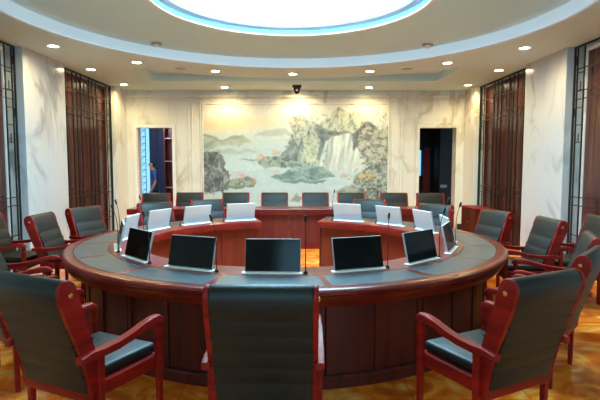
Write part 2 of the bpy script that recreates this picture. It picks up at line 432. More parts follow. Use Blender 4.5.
def paint_mural(nx, ny):
    x = np.linspace(0, 185, nx); y = np.linspace(0, 110, ny)
    U, V = np.meshgrid(x, y)              # V runs downward from the top of the painting
    C = np.zeros(U.shape + (3,))
    def col(c): return np.array(c, float)
    def mix(mask, c, a=1.0):
        nonlocal C
        k = np.clip(mask * a, 0, 1)[..., None]
        C = C * (1 - k) + col(c) * k
    t = np.clip(V / 45, 0, 1)[..., None]
    C = col((240, 234, 216)) * (1 - t) + col((188, 206, 200)) * t
    n1 = fbm(U, V, 40, 1, 4, 2, .5)
    mix(np.exp(-((V - 20 + (U - 20) * .05) / 7) ** 2) * np.clip(1 - (U - 20) / 70, 0, 1) * (.5 + n1), (240, 200, 134), .7)
    mix(np.clip((V - 38) / 30, 0, 1), (182, 206, 206), .8)
    mix((fbm(U, V, 30, 9, 4, 3, .4) > .55) * np.clip((V - 45) / 20, 0, 1), (206, 222, 220), .5)
    dU = (fbm(U, V, 9, 20, 4) - .5) * 9; dV = (fbm(U, V, 9, 30, 4) - .5) * 9
    def shape(pts, c, soft=2, wob=1.0, a=1.0, dark=None, light=None, s=7, ax=1, ay=1, seed=50, lo=.5, hi=.55):
        P = [(px - 203, py - 105) for px, py in pts]
        m = blur(inside(U + dU * wob, V + dV * wob, P), soft)
        mix(m, c, a)
        n = fbm(U + dU, V + dV, s, seed, 4, ax, ay)
        if dark: mix(m * np.clip((lo - n) * 7, 0, 1), dark, .8 * a)
        if light: mix(m * np.clip((n - hi) * 6, 0, 1), light, .6 * a)
        return m
    # far hills
    shape([(253, 136), (262, 132), (276, 129), (286, 130), (292, 134), (284, 137)], (168, 178, 166), 5, .6, .7)
    shape([(200, 134), (209, 135), (224, 140), (236, 136), (244, 137), (252, 142), (238, 147), (222, 146), (200, 152)], (164, 174, 150), 3, .8, .9, (128, 142, 126), (198, 200, 168), 8, 2, .7, 61)
    shape([(203, 150), (240, 151), (262, 153), (240, 155), (205, 157)], (150, 164, 152), 4, .7, .5)
    # back peaks
    shape([(310, 132), (322, 122), (329, 117), (334, 111), (340, 108.5), (346, 110), (351, 113), (357, 111), (360, 117), (368, 126), (372, 136), (330, 136)], (196, 202, 174), 2, .6, .95, (112, 122, 110), (222, 224, 196), 3.6, .6, 1.4, 71, .45)
    # tall rocks in the middle
    m = shape([(274, 168), (282, 154), (288, 143), (291, 133), (289, 124), (293, 116), (301, 114), (308, 120), (316, 124), (326, 129), (332, 138), (328, 152), (324, 170)], (172, 182, 164), 1, .6, 1, (84, 100, 98), (218, 216, 192), 4.2, .45, 2.6, 81, .48, .55)
    shape([(286, 120), (293, 115), (301, 117), (304, 124), (296, 130), (290, 128)], (206, 184, 154), 2, .7, .55, (112, 98, 84), None, 4, 1, 1, 84)
    shape([(276, 165), (284, 152), (291, 138), (297, 146), (297, 166)], (112, 130, 124), 3, .7, .7, (70, 82, 78), (160, 170, 150), 5, .6, 1.6, 85)
    shape([(304, 138), (311, 132), (316, 142), (314, 160), (303, 166)], (196, 206, 164), 3, .9, .7, (132, 150, 120), (224, 228, 192), 4, .5, 2.4, 87, .42)
    shape([(314, 124), (324, 129), (336, 131), (348, 132), (353, 135), (340, 136), (330, 139), (325, 150), (320, 162), (315, 160), (320, 142)], (92, 100, 98), 3, .7, .75, (54, 60, 62), (140, 146, 136), 4, 1, 1, 88)
    # right mountain
    shape([(352, 146), (356, 132), (362, 126), (368, 123), (374, 126), (379, 132), (384, 129), (390, 124), (392, 176), (366, 170), (354, 162)], (186, 186, 164), 1, .6, 1, (92, 98, 90), (218, 216, 196), 3.4, 1.4, .8, 91, .48, .56)
    shape([(352, 140), (355, 133), (362, 127), (368, 122.5), (376, 127), (368, 127), (360, 132), (356, 142)], (74, 76, 70), 3, .6, .6)
    # waterfall
    wf = inside(U + dU * .3, V + dV * .3, [(px - 203, py - 105) for px, py in ((325, 142), (332, 137), (346, 134), (355, 134), (358, 150), (366, 166), (362, 172), (318, 172), (320, 158))])
    wf = blur(wf, 3); mix(wf, (212, 220, 206), 1)
    st = fbm(U + (V - 40) * .12, V, 4.5, 95, 3, .55, 7)
    mix(wf * np.clip((.5 - st) * 8, 0, 1), (146, 164, 158), .75)
    mix(wf * np.clip((st - .55) * 8, 0, 1), (236, 240, 226), .8)
    shape([(351, 134), (357, 133), (358, 146), (353, 152)], (74, 80, 76), 3, .7, .8)
    # mist at its foot
    mix(np.exp(-(((U - 150) / 26) ** 2 + ((V - 62) / 7) ** 2)), (206, 214, 202), .85)
    # islands
    shape([(256, 165), (262, 160), (272, 158), (284, 157), (292, 161), (304, 164), (298, 168), (280, 167), (264, 168)], (138, 156, 138), 1, .6, .95, (88, 104, 94), (178, 190, 164), 4, 1.4, .8, 101)
    shape([(270, 179), (280, 175), (292, 169), (306, 166.5), (320, 168), (332, 173), (336, 178), (318, 181), (292, 182), (276, 181)], (128, 154, 146), 1, .5, 1, (88, 116, 114), (170, 190, 176), 5, 2, .7, 105)
    shape([(276, 182), (300, 181.5), (326, 182), (322, 184.5), (290, 184.5)], (88, 112, 112), 1, .4, .85)
    shape([(238, 160), (252, 161), (266, 163), (250, 162.5)], (120, 138, 134), 2, .4, .8)
    # left rocks
    shape([(200, 155), (207, 152), (216, 153), (224, 159), (224, 170), (229, 177), (231, 186), (224, 192), (212, 196), (200, 196)], (102, 108, 106), 1, .8, 1, (48, 54, 56), (184, 182, 166), 4.2, .8, 1.5, 111, .47, .53)
    shape([(228, 182), (238, 178), (250, 179), (256, 182), (253, 188), (240, 190), (228, 190)], (138, 152, 130), 1, .7, 1, (86, 100, 88), (176, 186, 160), 4, 1.2, .8, 115)
    # right lower rocks and trees
    shape([(348, 190), (356, 180), (362, 174), (370, 168), (378, 165), (392, 160), (392, 220), (372, 214), (356, 208), (346, 198)], (158, 168, 154), 1, .9, 1, (78, 90, 84), (206, 210, 190), 3.4, 1.1, .9, 121, .47, .55)
    shape([(334, 192), (346, 188), (358, 190), (356, 204), (340, 203)], (150, 164, 142), 2, .9, .85, (96, 110, 96), None, 4, 1, 1, 125)
    shape([(358, 177), (366, 174), (374, 176), (373, 181), (360, 181)], (204, 178, 116), 1, .5, .9, (120, 100, 70), None, 3, 1, 1, 127)
    shape([(292, 204), (297, 194), (299, 199), (304, 192), (302, 204)], (104, 120, 108), 1, 1, .7)
    # blossoms
    rng = np.random.default_rng(5)
    for (cx, cy, sx, sy, n) in ((262, 158, 4, 3, 26), (275, 154, 4, 2.5, 26), (240, 177, 7, 2.4, 22), (254, 181, 2.5, 4, 16), (346, 177, 5, 2, 18), (277, 173, 3, 2, 6)):
        for _ in range(n):
            bx = cx - 203 + rng.normal() * sx * .6; by = cy - 105 + rng.normal() * sy * .6
            mix(np.exp(-(((U - bx) / .75) ** 2 + ((V - by) / .6) ** 2)), (222, 122 + rng.integers(40), 96 + rng.integers(30)), .85)
    for (cx, cy, sx, sy, n) in ((212, 158, 8, 6, 60), (208, 190, 8, 5, 40), (372, 190, 14, 16, 150), (365, 203, 14, 6, 60)):
        for _ in range(n):
            bx = cx - 203 + rng.normal() * sx * .6; by = cy - 105 + rng.normal() * sy * .6
            mix(np.exp(-(((U - bx) / .8) ** 2 + ((V - by) / .6) ** 2)), (58, 64, 56), .7)
    acc = fbm(U + dU * .5, V + dV * .5, 2.6, 151, 2)
    for pts, al in ((((274, 168), (290, 132), (293, 116), (308, 119), (330, 130), (326, 168)), .28), (((353, 146), (358, 128), (368, 122), (380, 130), (390, 126), (390, 210), (352, 206), (362, 172)), .5), (((200, 153), (216, 152), (226, 165), (231, 188), (222, 196), (200, 197)), .7), (((256, 166), (264, 159), (284, 157), (304, 164), (280, 168)), .5), (((228, 182), (250, 178), (255, 186), (230, 190)), .5), (((270, 179), (306, 167), (334, 176), (318, 181)), .3)):
        zm = blur(inside(U + dU * .6, V + dV * .6, [(px - 203, py - 105) for px, py in pts]), 2)
        mix(zm * np.clip((.42 - acc) * 8, 0, 1), (52, 60, 58), al)
    # line work of the crags
    ln = np.abs(fbm(U + dU, V + dV, 8, 131, 4, .8, 1.2) - .5)
    zone = blur(inside(U, V, [(82, 12), (185, 5), (185, 65), (110, 50), (82, 60)]), 8) * (1 - wf)
    mix(np.clip(1 - ln * 34, 0, 1) * zone, (70, 76, 72), .55)
    C += ((fbm(U, V, 3, 141, 2) - .5) * 16)[..., None]
    C = C * .86 + np.array((222, 238, 236.)) * .14
    return np.clip(C, 0, 255)

MX0, MX1, MZ0, MZ1 = -2.19, 2.18, .42, 2.97
mu = thing('mural', 'wide Chinese ink landscape mural with waterfall, crags and lake on the back wall', 'mural', ((MX0 + MX1) / 2, YB, MZ0))
NX, NY = 371, 221
img = paint_mural(NX, NY)
W2 = (MX1 - MX0) / 2; HH = MZ1 - MZ0
gx = np.linspace(-W2, W2, NX); gz = np.linspace(HH, 0, NY)
GX, GZ = np.meshgrid(gx, gz)
vv = np.stack([GX.ravel(), np.full(GX.size, -.012), GZ.ravel()], 1)
idx = np.arange(NX * NY).reshape(NY, NX)
ff = np.stack([idx[:-1, :-1].ravel(), idx[1:, :-1].ravel(), idx[1:, 1:].ravel(), idx[:-1, 1:].ravel()], 1)
me = bpy.data.meshes.new('painting'); me.from_pydata(vv.tolist(), [], ff.tolist())
ca = me.color_attributes.new('paint', 'FLOAT_COLOR', 'POINT')
c = img.reshape(-1, 3) / 255.0
cl = np.where(c <= .04045, c / 12.92, ((c + .055) / 1.055) ** 2.4)
ca.data.foreach_set('color', np.concatenate([cl, np.ones((len(cl), 1))], 1).astype(np.float32).ravel())
m, nt, b = new_mat('mural_paint')
at = nt.nodes.new('ShaderNodeAttribute'); at.attribute_name = 'paint'
nt.links.new(at.outputs['Color'], b.inputs['Base Color']); b.inputs['Roughness'].default_value = .4
me.materials.append(m)
o = bpy.data.objects.new('painting', me); COL.objects.link(o); o.parent = mu
bm = BM(); box(bm, -W2, W2, -.011, 0, 0, HH); obj('backing', bm, M['white'], mu)
bm = BM(); moulding(bm, -W2 - .035, W2 + .035, -.035, HH + .035, .035, .03, 0); obj('frame', bm, M['marble_warm'], mu)

# ------------------------------------------------------------------ ceiling fittings
def downlight(name, warm=True):
    t = thing('downlight', '', 'downlight', (0, 0, 0), 0, 'recessed ceiling downlights')
    bm = BM(); lathe(bm, [(.070, -.001), (.074, -.012), (.09, -.008), (.093, 0), (.070, 0)], 28, close=True); obj('trim_ring', bm, M['white'], t, True)
    bm = BM(); lathe(bm, [(0, -.006), (.071, -.006), (.071, 0), (0, 0)], 28); obj('lens', bm, M['lamp'], t)
    li = bpy.data.lights.new('downlight_lamp', 'SPOT'); li.energy = 25; li.color = (1, .78, .38); li.spot_size = R(165); li.spot_blend = .7; li.shadow_soft_size = .05
    lo = bpy.data.objects.new('lamp', li); COL.objects.link(lo); lo.parent = t; lo.location = (0, 0, -.02)
    return t
ring = lambda deg: (CX - 3.82 * math.sin(R(deg)), CY + 3.82 * math.cos(R(deg)))
dls = [((*ring(65), H), 'nearest downlight of the ceiling ring at left, by the left marble pillar'),
       ((*ring(43.5), H), 'downlight in the ceiling ring at the left end of the ceiling slot'),
       ((*ring(22), H), 'downlight in the ceiling ring below the ceiling slot, left of the security camera'),
       ((*ring(0), H), 'downlight in the ceiling ring straight above the black security camera'),
       ((*ring(-22), H), 'downlight in the ceiling ring below the ceiling slot, right of the security camera'),
       ((*ring(-43.5), H), 'downlight in the ceiling ring at the right end of the ceiling slot'),
       ((*ring(-64), H), 'downlight in the ceiling ring above the right marble pillar'),
       ((*ring(-86), H), 'downlight cut by the right edge of the picture, nearest on the right side'),
       ((-3.72, 9.07, H), 'downlight beside the left lattice screen just beyond the marble pillar'),
       ((3.72, 9.1, H), 'downlight beside the right lattice screen just beyond the marble pillar'),
       ((-3.72, 10.78, H), 'downlight in the far left corner of the ceiling above the doorway'),
       ((3.75, 10.8, H), 'downlight in the far right corner of the ceiling above the dark doorway'),
       ((-1.6, 11.18, H), 'downlight close to the back wall over the left part of the mural'),
       ((1.64, 11.16, H), 'downlight close to the back wall over the right part of the mural'),
       ((0.02, 11.3, H), 'downlight close to the back wall behind the black security camera')]
proto = downlight('d')
for i, (p, lab) in enumerate(dls):
    if i == 0: proto.location = p; proto['label'] = lab
    else: dup(proto, p, 0, lab)

t = thing('security_camera', 'black dome security camera under the ceiling above the mural centre', 'security camera', (.02, 10.9, H))
bm = BM(); box(bm, -.1, .1, -.06, .06, -.05, 0, .01); obj('mount', bm, M['black_plastic'], t)
bm = BM(); lathe(bm, [(.0, -.05), (.075, -.05), (.075, -.1), (.06, -.13), (0, -.14)], 24); obj('housing', bm, M['black_plastic'], t, True)
bm = BM(); lathe(bm, [(.055, -.13), (.05, -.165), (.03, -.185), (0, -.192)], 24); obj('dome', bm, M['screen'], t, True)
bm = BM(); lathe(bm, [(.0, -.02), (.025, -.02), (.025, .02), (0, .02)], 16); q = obj('lens', bm, M['pale_metal'], t, True); q.location = (0, -.065, -.115); q.rotation_euler = (PI / 2, 0, 0)

for x, y, lab in ((-2.16, 7.76, 'small white smoke detector on the grey ceiling left of the luminous panel'), (2.06, 7.80, 'small white smoke detector on the grey ceiling right of the luminous panel')):
    t = thing('smoke_detector', lab, 'smoke detector', (x, y, ZC), 0, 'smoke detectors')
    bm = BM(); lathe(bm, [(0, 0), (.085, 0), (.085, -.025), (.0, -.027)], 24); obj('base', bm, M['grey'], t, True)
    bm = BM(); lathe(bm, [(.045, -.02), (.04, -.05), (.025, -.06), (0, -.062)], 24); obj('sensor', bm, M['white'], t, True)
for x, y, lab in ((-2.08, 8.98, 'round grey ceiling speaker left, between two downlights of the ring'), (2.0, 8.95, 'round grey ceiling speaker right, between two downlights of the ring')):
    t = thing('ceiling_speaker', lab, 'ceiling speaker', (x, y, H), 0, 'ceiling speakers')
    bm = BM(); lathe(bm, [(.1, 0), (.105, -.012), (.12, -.012), (.125, 0)], 28); obj('rim', bm, M['soffit'], t, True)
    bm = BM(); lathe(bm, [(0, -.008), (.1, -.008), (.1, 0), (0, 0)], 28); obj('grille', bm, M['grey'], t)

# ------------------------------------------------------------------ round conference table
TX, TY, TR, TI, TZ = -.10, 5.46, 2.29, 1.56, .76
OFF = -2.5; STEP = 22.0
A0, A1 = R(-165.5), R(165)
tb = thing('conference_table', 'large ring-shaped mahogany conference table with grey leather inlays', 'table', (TX, TY, 0))
N = 150
bm = BM(); lathe(bm, [(2.187, .762), (2.25, .762), (2.275, .756), (2.29, .742), (2.29, .722), (2.278, .712), (2.274, .69), (2.262, .665), (2.25, .65), (2.24, .632), (1.9, .632), (1.9, .70), (2.187, .70)], N, a0=A0, a1=A1, close=True)
obj('outer_border', bm, M['mahogany_top'], tb, True)
bm = BM(); lathe(bm, [(TI, .75), (TI + .003, .758), (TI + .01, .762), (1.875, .762), (1.875, .70), (1.95, .70), (1.95, .67), (TI + .01, .67), (TI, .68)], N, a0=A0, a1=A1, close=True)
obj('inner_border', bm, M['mahogany_top'], tb, True)
seams = [R(OFF + STEP * (k + .5)) for k in range(-7, 7)]
edges = [A0 + .018] + seams + [A1 - .018]
for k in range(15):
    a, b = edges[k], edges[k + 1]
    bm = BM(); lathe(bm, [(1.877, .70), (1.877, .760), (1.882, .7625), (2.18, .7625), (2.185, .760), (2.185, .70)], 10, a0=a + .013, a1=b - .013, close=True)
    obj('leather_inlay', bm, M['inlay'], tb)
for k, s in enumerate(seams + [A0 + .009, A1 - .009]):
    bm = BM(); w = .0128 if k < 14 else .009
    lathe(bm, [(1.876, .70), (1.876, .762), (2.186, .762), (2.186, .70)], 2, a0=s - w, a1=s + w, close=True)
    obj('divider_strip', bm, M['mahogany_top'], tb)
for k in range(15):
    a, b = edges[k], edges[k + 1]
    bm = BM(); lathe(bm, [(2.085, .085), (2.085, .634), (2.03, .634), (2.03, .085)], 10, a0=a + .002, a1=b - .002, close=True)
    # raised stiles on each panel
    obj('outer_panel', bm, M['dark_panel'], tb, True)
    for f0, f1 in ((.0, .07), (.46, .54), (.93, 1.0)):
        bm = BM(); lathe(bm, [(2.085, .085), (2.097, .085), (2.097, .634), (2.085, .634)], 3, a0=a + (b - a) * f0 + .003, a1=a + (b - a) * f1 - .003, close=True)
        obj('outer_stile', bm, M['dark_panel'], tb)
    bm = BM(); lathe(bm, [(1.67, .085), (1.70, .085), (1.70, .672), (1.67, .672)], 10, a0=a + .002, a1=b - .002, close=True)
    obj('inner_panel', bm, M['red_panel'], tb, True)
bm = BM(); lathe(bm, [(2.0, 0), (2.125, 0), (2.125, .075), (2.11, .09), (2.0, .09)], N, a0=A0 + .005, a1=A1 - .005, close=True); obj('outer_plinth', bm, M['dark_panel'], tb, True)
bm = BM(); lathe(bm, [(1.65, 0), (1.72, 0), (1.72, .09), (1.66, .09), (1.65, .08)], N, a0=A0 + .005, a1=A1 - .005, close=True); obj('inner_plinth', bm, M['mahogany'], tb, True)
for a in (A0 + .008, A1 - .016):
    bm = BM(); lathe(bm, [(1.66, 0), (2.07, 0), (2.07, .652), (1.66, .652)], 2, a0=a, a1=a + .010, close=True); obj('end_panel', bm, M['red_panel'], tb)

def on_ring(deg, r): return (TX + r * math.sin(R(deg)), TY - r * math.cos(R(deg)))

# ------------------------------------------------------------------ head table behind
ht = thing('head_table', 'long straight mahogany table behind the gap of the round table', 'table', (-.1, 8.94, 0))
bm = BM(); box(bm, -3.0, 2.95, 0, .54, .655, .762, .012); obj('tabletop', bm, M['mahogany_top'], ht)
for k in range(6):
    x0 = -2.85 + k * .94
    bm = BM(); box(bm, x0 + .003, x0 + .937, .14, .17, .09, .655, .003, 1); obj('front_panel', bm, M['red_panel'], ht)
for x in (-2.88, 2.79):
    bm = BM(); box(bm, x, x + .03,   .14, .5, 0, .655, .003, 1); obj('side_panel', bm, M['red_panel'], ht)
bm = BM(); box(bm, -2.85, 2.79, .12, .18, 0, .09, .004, 1); obj('plinth', bm, M['mahogany'], ht)

# ------------------------------------------------------------------ chairs
def make_chair():
    t = thing('armchair', '', 'chair')
    # backrest: padded leather with a rolled head, seams across
    front = [(-.150, .43), (-.170, .53), (-.206, .64), (-.254, .76), (-.300, .885)]
    roll = []
    cy, cz, rr = -.362, .908, .052
    for k in range(9):
        a = R(20 + k * 22)
        roll.append((cy + rr * math.cos(a), cz + rr * math.sin(a)))
    back = [(-.408, .86), (-.386, .80), (-.358, .72), (-.329, .635), (-.300, .55), (-.271, .465), (-.247, .37)]
    def seamed(pts, dx):
        out = []
        for i, p in enumerate(pts):
            if 0 < i < len(pts) - 1:
                q, n = pts[i - 1], pts[i + 1]
                vy, vz = n[0] - q[0], n[1] - q[1]; l = math.hypot(vy, vz); vy /= l; vz /= l
                out += [(p[0] - vy * .007, p[1] - vz * .007), (p[0] + dx, p[1]), (p[0] + vy * .007, p[1] + vz * .007)]
            else: out.append(p)
        return out
    bm = BM(); prism_yz(bm, seamed(front, -.004) + roll + seamed(back, .004), -.251, .251, .012, 2)
    obj('backrest', bm, M['leather'], t, True)
    # side posts of the back: narrow at the seat, scroll at the head
    for s in (-1, 1):
        scroll = [(cy + .053 * math.cos(R(a)), cz + .053 * math.sin(R(a))) for a in (15, 45, 75, 105, 135, 165, 195, 220)]
        pts = [(-.195, .33), (-.185, .44), (-.196, .52), (-.222, .62), (-.258, .74), (-.292, .84), (-.308, .89)] + scroll + [(-.386, .80), (-.338, .68), (-.287, .55), (-.252, .44), (-.24, .33)]
        bm = BM(); x0, x1 = sorted((s * .249, s * .277)); prism_yz(bm, pts, x0, x1, .007, 2)
        p = obj('back_post', bm, M['mahogany'], t, True)
        bm = BM(); lathe(bm, [(0, 0), (.013, 0), (.012, .005), (.007, .009), (0, .010)], 14)
        q = obj('button', bm, M['brass'], p, True); q.location = (s * .277, cy + .012, cz - .02); q.rotation_euler = (0, s * PI / 2, 0)
    # seat cushion
    bm = BM(); box(bm, -.245, .245, -.175, .255, .415, .475, .022, 3)
    for v in bm.verts:
        if v.co.z > .445:
            v.co.z += .016 * max(0, 1 - (v.co.x / .25) ** 2) * max(0, 1 - ((v.co.y - .05) / .24) ** 2)
    obj('seat', bm, M['leather'], t, True)
    bm = BM()
    box(bm, -.262, .262,   .215, .255, .34, .415, .005, 1); box(bm, -.262, .262, -.245, -.205, .32, .415, .005, 1)
    for s in (-1, 1):
        x0, x1 = sorted((s * .235, s * .275)); box(bm, x0, x1, -.21, .22, .34, .415, .005, 1)
    box(bm, -.24, .24, -.2, .23, .39, .416)
    obj('seat_frame', bm, M['mahogany'], t)
    for s in (-1, 1):
        # front leg carries the arm, slightly tapered
        for yy, ztop, lean in ((.24, .612, 0), (-.195, .572, 0)):
            bm = BM(); x = s * .281; w = .021
            vs = box(bm, x - w, x + w, yy - w, yy + w, 0, ztop)
            for v in vs[:4]:
                v.co.x = x + (v.co.x - x) * .72; v.co.y = yy + (v.co.y - yy) * .72
            bmesh.ops.bevel(bm, geom=list(bm.edges), offset=.005, segments=2, profile=.5, affect='EDGES')
            obj('leg', bm, M['mahogany'], t)
        top = [(-.325, .628), (-.25, .634), (-.17, .630), (-.08, .634), (.02, .650), (.11, .674), (.18, .690), (.235, .688), (.265, .668), (.277, .640)]
        bot = [(.252, .632), (.235, .648), (.19, .652), (.11, .636), (.02, .612), (-.08, .598), (-.17, .595), (-.25, .596), (-.325, .594)]
        top = [(y, z - .04) for y, z in top]; bot = [(y, z - .04) for y, z in bot]
        bm = BM(); x0, x1 = sorted((s * .260, s * .310)); prism_yz(bm, top + bot, x0, x1, .010, 2)
        obj('armrest', bm, M['mahogany'], t, True)
    S = Matrix.Scale(1.02, 4)
    for o in t.children:
        o.data.transform(S)
        for q in o.children: q.location = q.location * 1.02
    return t
CH = make_chair()
used = [False]
GR = {'ring': 'armchairs round the ring table', 'head': 'armchairs behind the head table', 'wall': 'armchairs in the second row by the side walls'}
def chair(x, y, deg, label, grp):
    if not used[0]:
        used[0] = True
        CH.location = (x, y, 0); CH.rotation_euler = (0, 0, R(deg)); CH['label'] = label; CH['group'] = GR[grp]; return CH
    return dup(CH, (x, y, 0), R(deg), label, GR[grp])
def ring_chair(deg, rtop, label, turn=0):
    x, y = on_ring(deg, rtop - .40)
    return chair(x, y, deg + turn, label, 'ring')
L = 'black leather armchair '
ring_chair(48, 3.02, L + 'at the right edge, half hidden behind the right foreground chair')
ring_chair(66, 3.0, L + 'at the right edge showing its scrolled side post')
ring_chair(91, 3.02, L + 'right of the ring table before the right marble pillar', -2)
ring_chair(110, 2.95, L + 'at the right of the ring table beside the low dark cabinet', -5)
ring_chair(131, 2.98, L + 'at the far right of the ring table before the dark doorway')
ring_chair(155, 3.25, L + 'beyond the ring table right of its gap, behind a white monitor')
ring_chair(-47, 3.0, L + 'at the left edge behind the left foreground chair, mostly cut off')
ring_chair(-71, 3.02, L + 'at the left edge, only its curved armrest in the picture')
ring_chair(-102, 3.14, L + 'at the left of the ring table before the left marble pillar', 13)
ring_chair(-118.2, 3.34, L + 'at the left of the ring table before the brown lattice panel', 6)
ring_chair(-137.3, 3.2, L + 'at the far left of the ring table below the lit doorway')
ring_chair(-154, 3.3, L + 'beyond the ring table left of its gap, behind a white monitor')
for px, y, lab in ((-2.9, 10.22, 'behind the head table, leftmost, below the man in the doorway'),
                   (-2.25, 10.44, 'behind the head table, second from left, left of the mural'),
                   (-1.27, 10.40, 'behind the head table below the left part of the mural'),
                   (-.45, 10.38, 'behind the head table, left of the two framed in the gap'),
                   (.41, 10.38, 'behind the head table, right of the two framed in the gap'),
                   (1.16, 10.32, 'behind the head table, next right of the two framed in the gap'),
                   (2.05, 10.26, 'behind the head table before the right end of the mural'),
                   (2.8, 10.22, 'behind the head table, rightmost, before the dark doorway')):
    chair(px, y - .39, 180, L + lab, 'head')
chair(3.24, 5.72, 88, L + 'in the second row at the right edge below the lattice screen', 'wall')
chair(-3.44, 6.0, -90, L + 'in the second row at the left edge below the lattice screen', 'wall')

# the three nearest
for deg, rt, turn, lab in ((-1.15, 3.21, 0, 'seen from behind, nearest, before the middle black screen'),
                           (-22.3, 3.27, -4, 'at front left, seen from behind with seat right of its back'),
                           (24.9, 3.30, 2, 'at front right, seen from behind with seat left of its back')):
    c = ring_chair(deg, rt, L + lab, turn); c.scale = (.96, 1, 1.05)

# ------------------------------------------------------------------ monitors and microphones
def make_monitor():
    t = thing('monitor', '', 'monitor', group='lift-up monitors on the ring table')
    bm = BM(); box(bm, -.235, .222, -.035, .026, 0, .011, .003, 1); obj('base_plate', bm, M['pale_metal'], t)
    tilt = R(-13)
    bm = BM(); box(bm, -.212, .212, -.006, .014, .012, .264, .004, 2); bmesh.ops.rotate(bm, verts=bm.verts[:], cent=(0, 0, .012), matrix=Matrix.Rotation(tilt, 3, 'X'))
    f = obj('housing', bm, M['silver'], t); f['label'] = 'silver white housing and thin frame'
    bm = BM(); box(bm, -.2095, .2095, -.0085, -.005, .017, .260); bmesh.ops.rotate(bm, verts=bm.verts[:], cent=(0, 0, .012), matrix=Matrix.Rotation(tilt, 3, 'X'))
    s = obj('screen', bm, M['screen'], f); s['label'] = 'glossy black screen'
    return t
def make_mic():
    t = thing('microphone', '', 'microphone', group='gooseneck microphones on the ring table')
    bm = BM(); lathe(bm, [(0, 0), (.016, 0), (.016, .010), (.009, .02), (0, .02)], 16); obj('base', bm, M['black_metal'], t, True)
    path = [(0, 0, .015), (0, 0, .15), (0, -.004, .26), (0, -.016, .34), (0, -.036, .40)]
    bm = BM(); tube(bm, path, [.0042, .0038, .0034, .003, .003], 8); obj('stem', bm, M['black_metal'], t, True)
    bm = BM(); tube(bm, [(0, -.034, .395), (0, -.037, .403), (0, -.044, .425), (0, -.052, .445), (0, -.054, .45)], [.005, .009, .0105, .009, .003], 12); obj('windscreen', bm, M['black_plastic'], t, True)
    return t
mon, mic = make_monitor(), make_mic()
desc = {0: 'in the middle of the near side, black screen facing the front chair',
        -1: 'next left of the middle one on the near side',
        -2: 'second left of the middle one on the near side',
        -3: 'seen edge-on at the left, nearer of two',
        -4: 'seen edge-on at the left, farther of two',
        -5: 'white back showing, leftmost of the three before the left far chairs',
        -6: 'white back showing, middle of the three before the left far chairs',
        -7: 'white back showing, just left of the gap in the ring',
        1: 'next right of the middle one on the near side',
        2: 'second right of the middle one on the near side',
        3: 'seen edge-on at the right, nearer of two',
        4: 'seen edge-on at the right, farther of two',
        5: 'white back showing, rightmost of the three before the right far chairs',
        6: 'white back showing, middle of the three before the right far chairs',
        7: 'white back showing, just right of the gap in the ring'}
for k in range(-7, 8):
    a = OFF + STEP * k
    x, y = on_ring(a, 1.785)
    lab = 'slim monitor ' + desc[k]
    if k == -7: mon.location = (x, y, .762); mon.rotation_euler = (0, 0, R(a)); mon['label'] = lab
    else: dup(mon, (x, y, .762), R(a), lab)
    mx, my = x + math.cos(R(a)) * .25, y + math.sin(R(a)) * .25
    lab = 'thin black gooseneck microphone beside the monitor ' + desc[k].replace('on the near side', 'at front').replace('in the middle of the near side, black screen facing the front chair', 'with the middle black screen').replace('at front, middle', 'middle')
    lab = {5: 'gooseneck microphone between the right two white monitor backs at right',
           6: 'gooseneck microphone between the left two white monitor backs at right',
           7: 'gooseneck microphone at the right rim of the gap in the ring',
           -5: 'thin black gooseneck microphone left of the leftmost white monitor back',
           -6: 'gooseneck microphone between the left two white monitor backs at left',
           -7: 'thin black gooseneck microphone between the right two white monitor backs at left'}.get(k, lab)
    rz = R(a + random.uniform(-25, 25))
    if k == -7: mic.location = (mx, my, .7625); mic.rotation_euler = (0, 0, rz); mic['label'] = lab
    else: dup(mic, (mx, my, .7625), rz, lab)

# ------------------------------------------------------------------ low cabinet by the right wall
t = thing('cabinet', 'low dark reddish wooden cabinet against the right wall beside the far corner', 'cabinet', (3.85, 10.33, 0))
bm = BM(); box(bm, -.18, .2, -.42, .42, .05, .64, .004, 1); obj('body', bm, M['dark_panel'], t)
bm = BM(); box(bm, -.21, .22, -.44, .44, .64, .67, .006, 1); obj('top', bm, M['mahogany'], t)
bm = BM(); box(bm, -.16, .2, -.4, .4, 0, .05); obj('plinth', bm, M['dark_panel'], t)
for s in (-1, 1):
    y0, y1 = sorted((s * .006, s * .41)); bm = BM(); box(bm, -.198, -.178, y0, y1, .07, .63, .006, 1); d = obj('door', bm, M['dark_panel'], t)
    bm = BM(); tube(bm, [(-.198, s * .04, .36), (-.21, s * .04, .36), (-.22, s * .04, .36)], [.006, .012, .010], 12); obj('knob', bm, M['brass'], d, True)

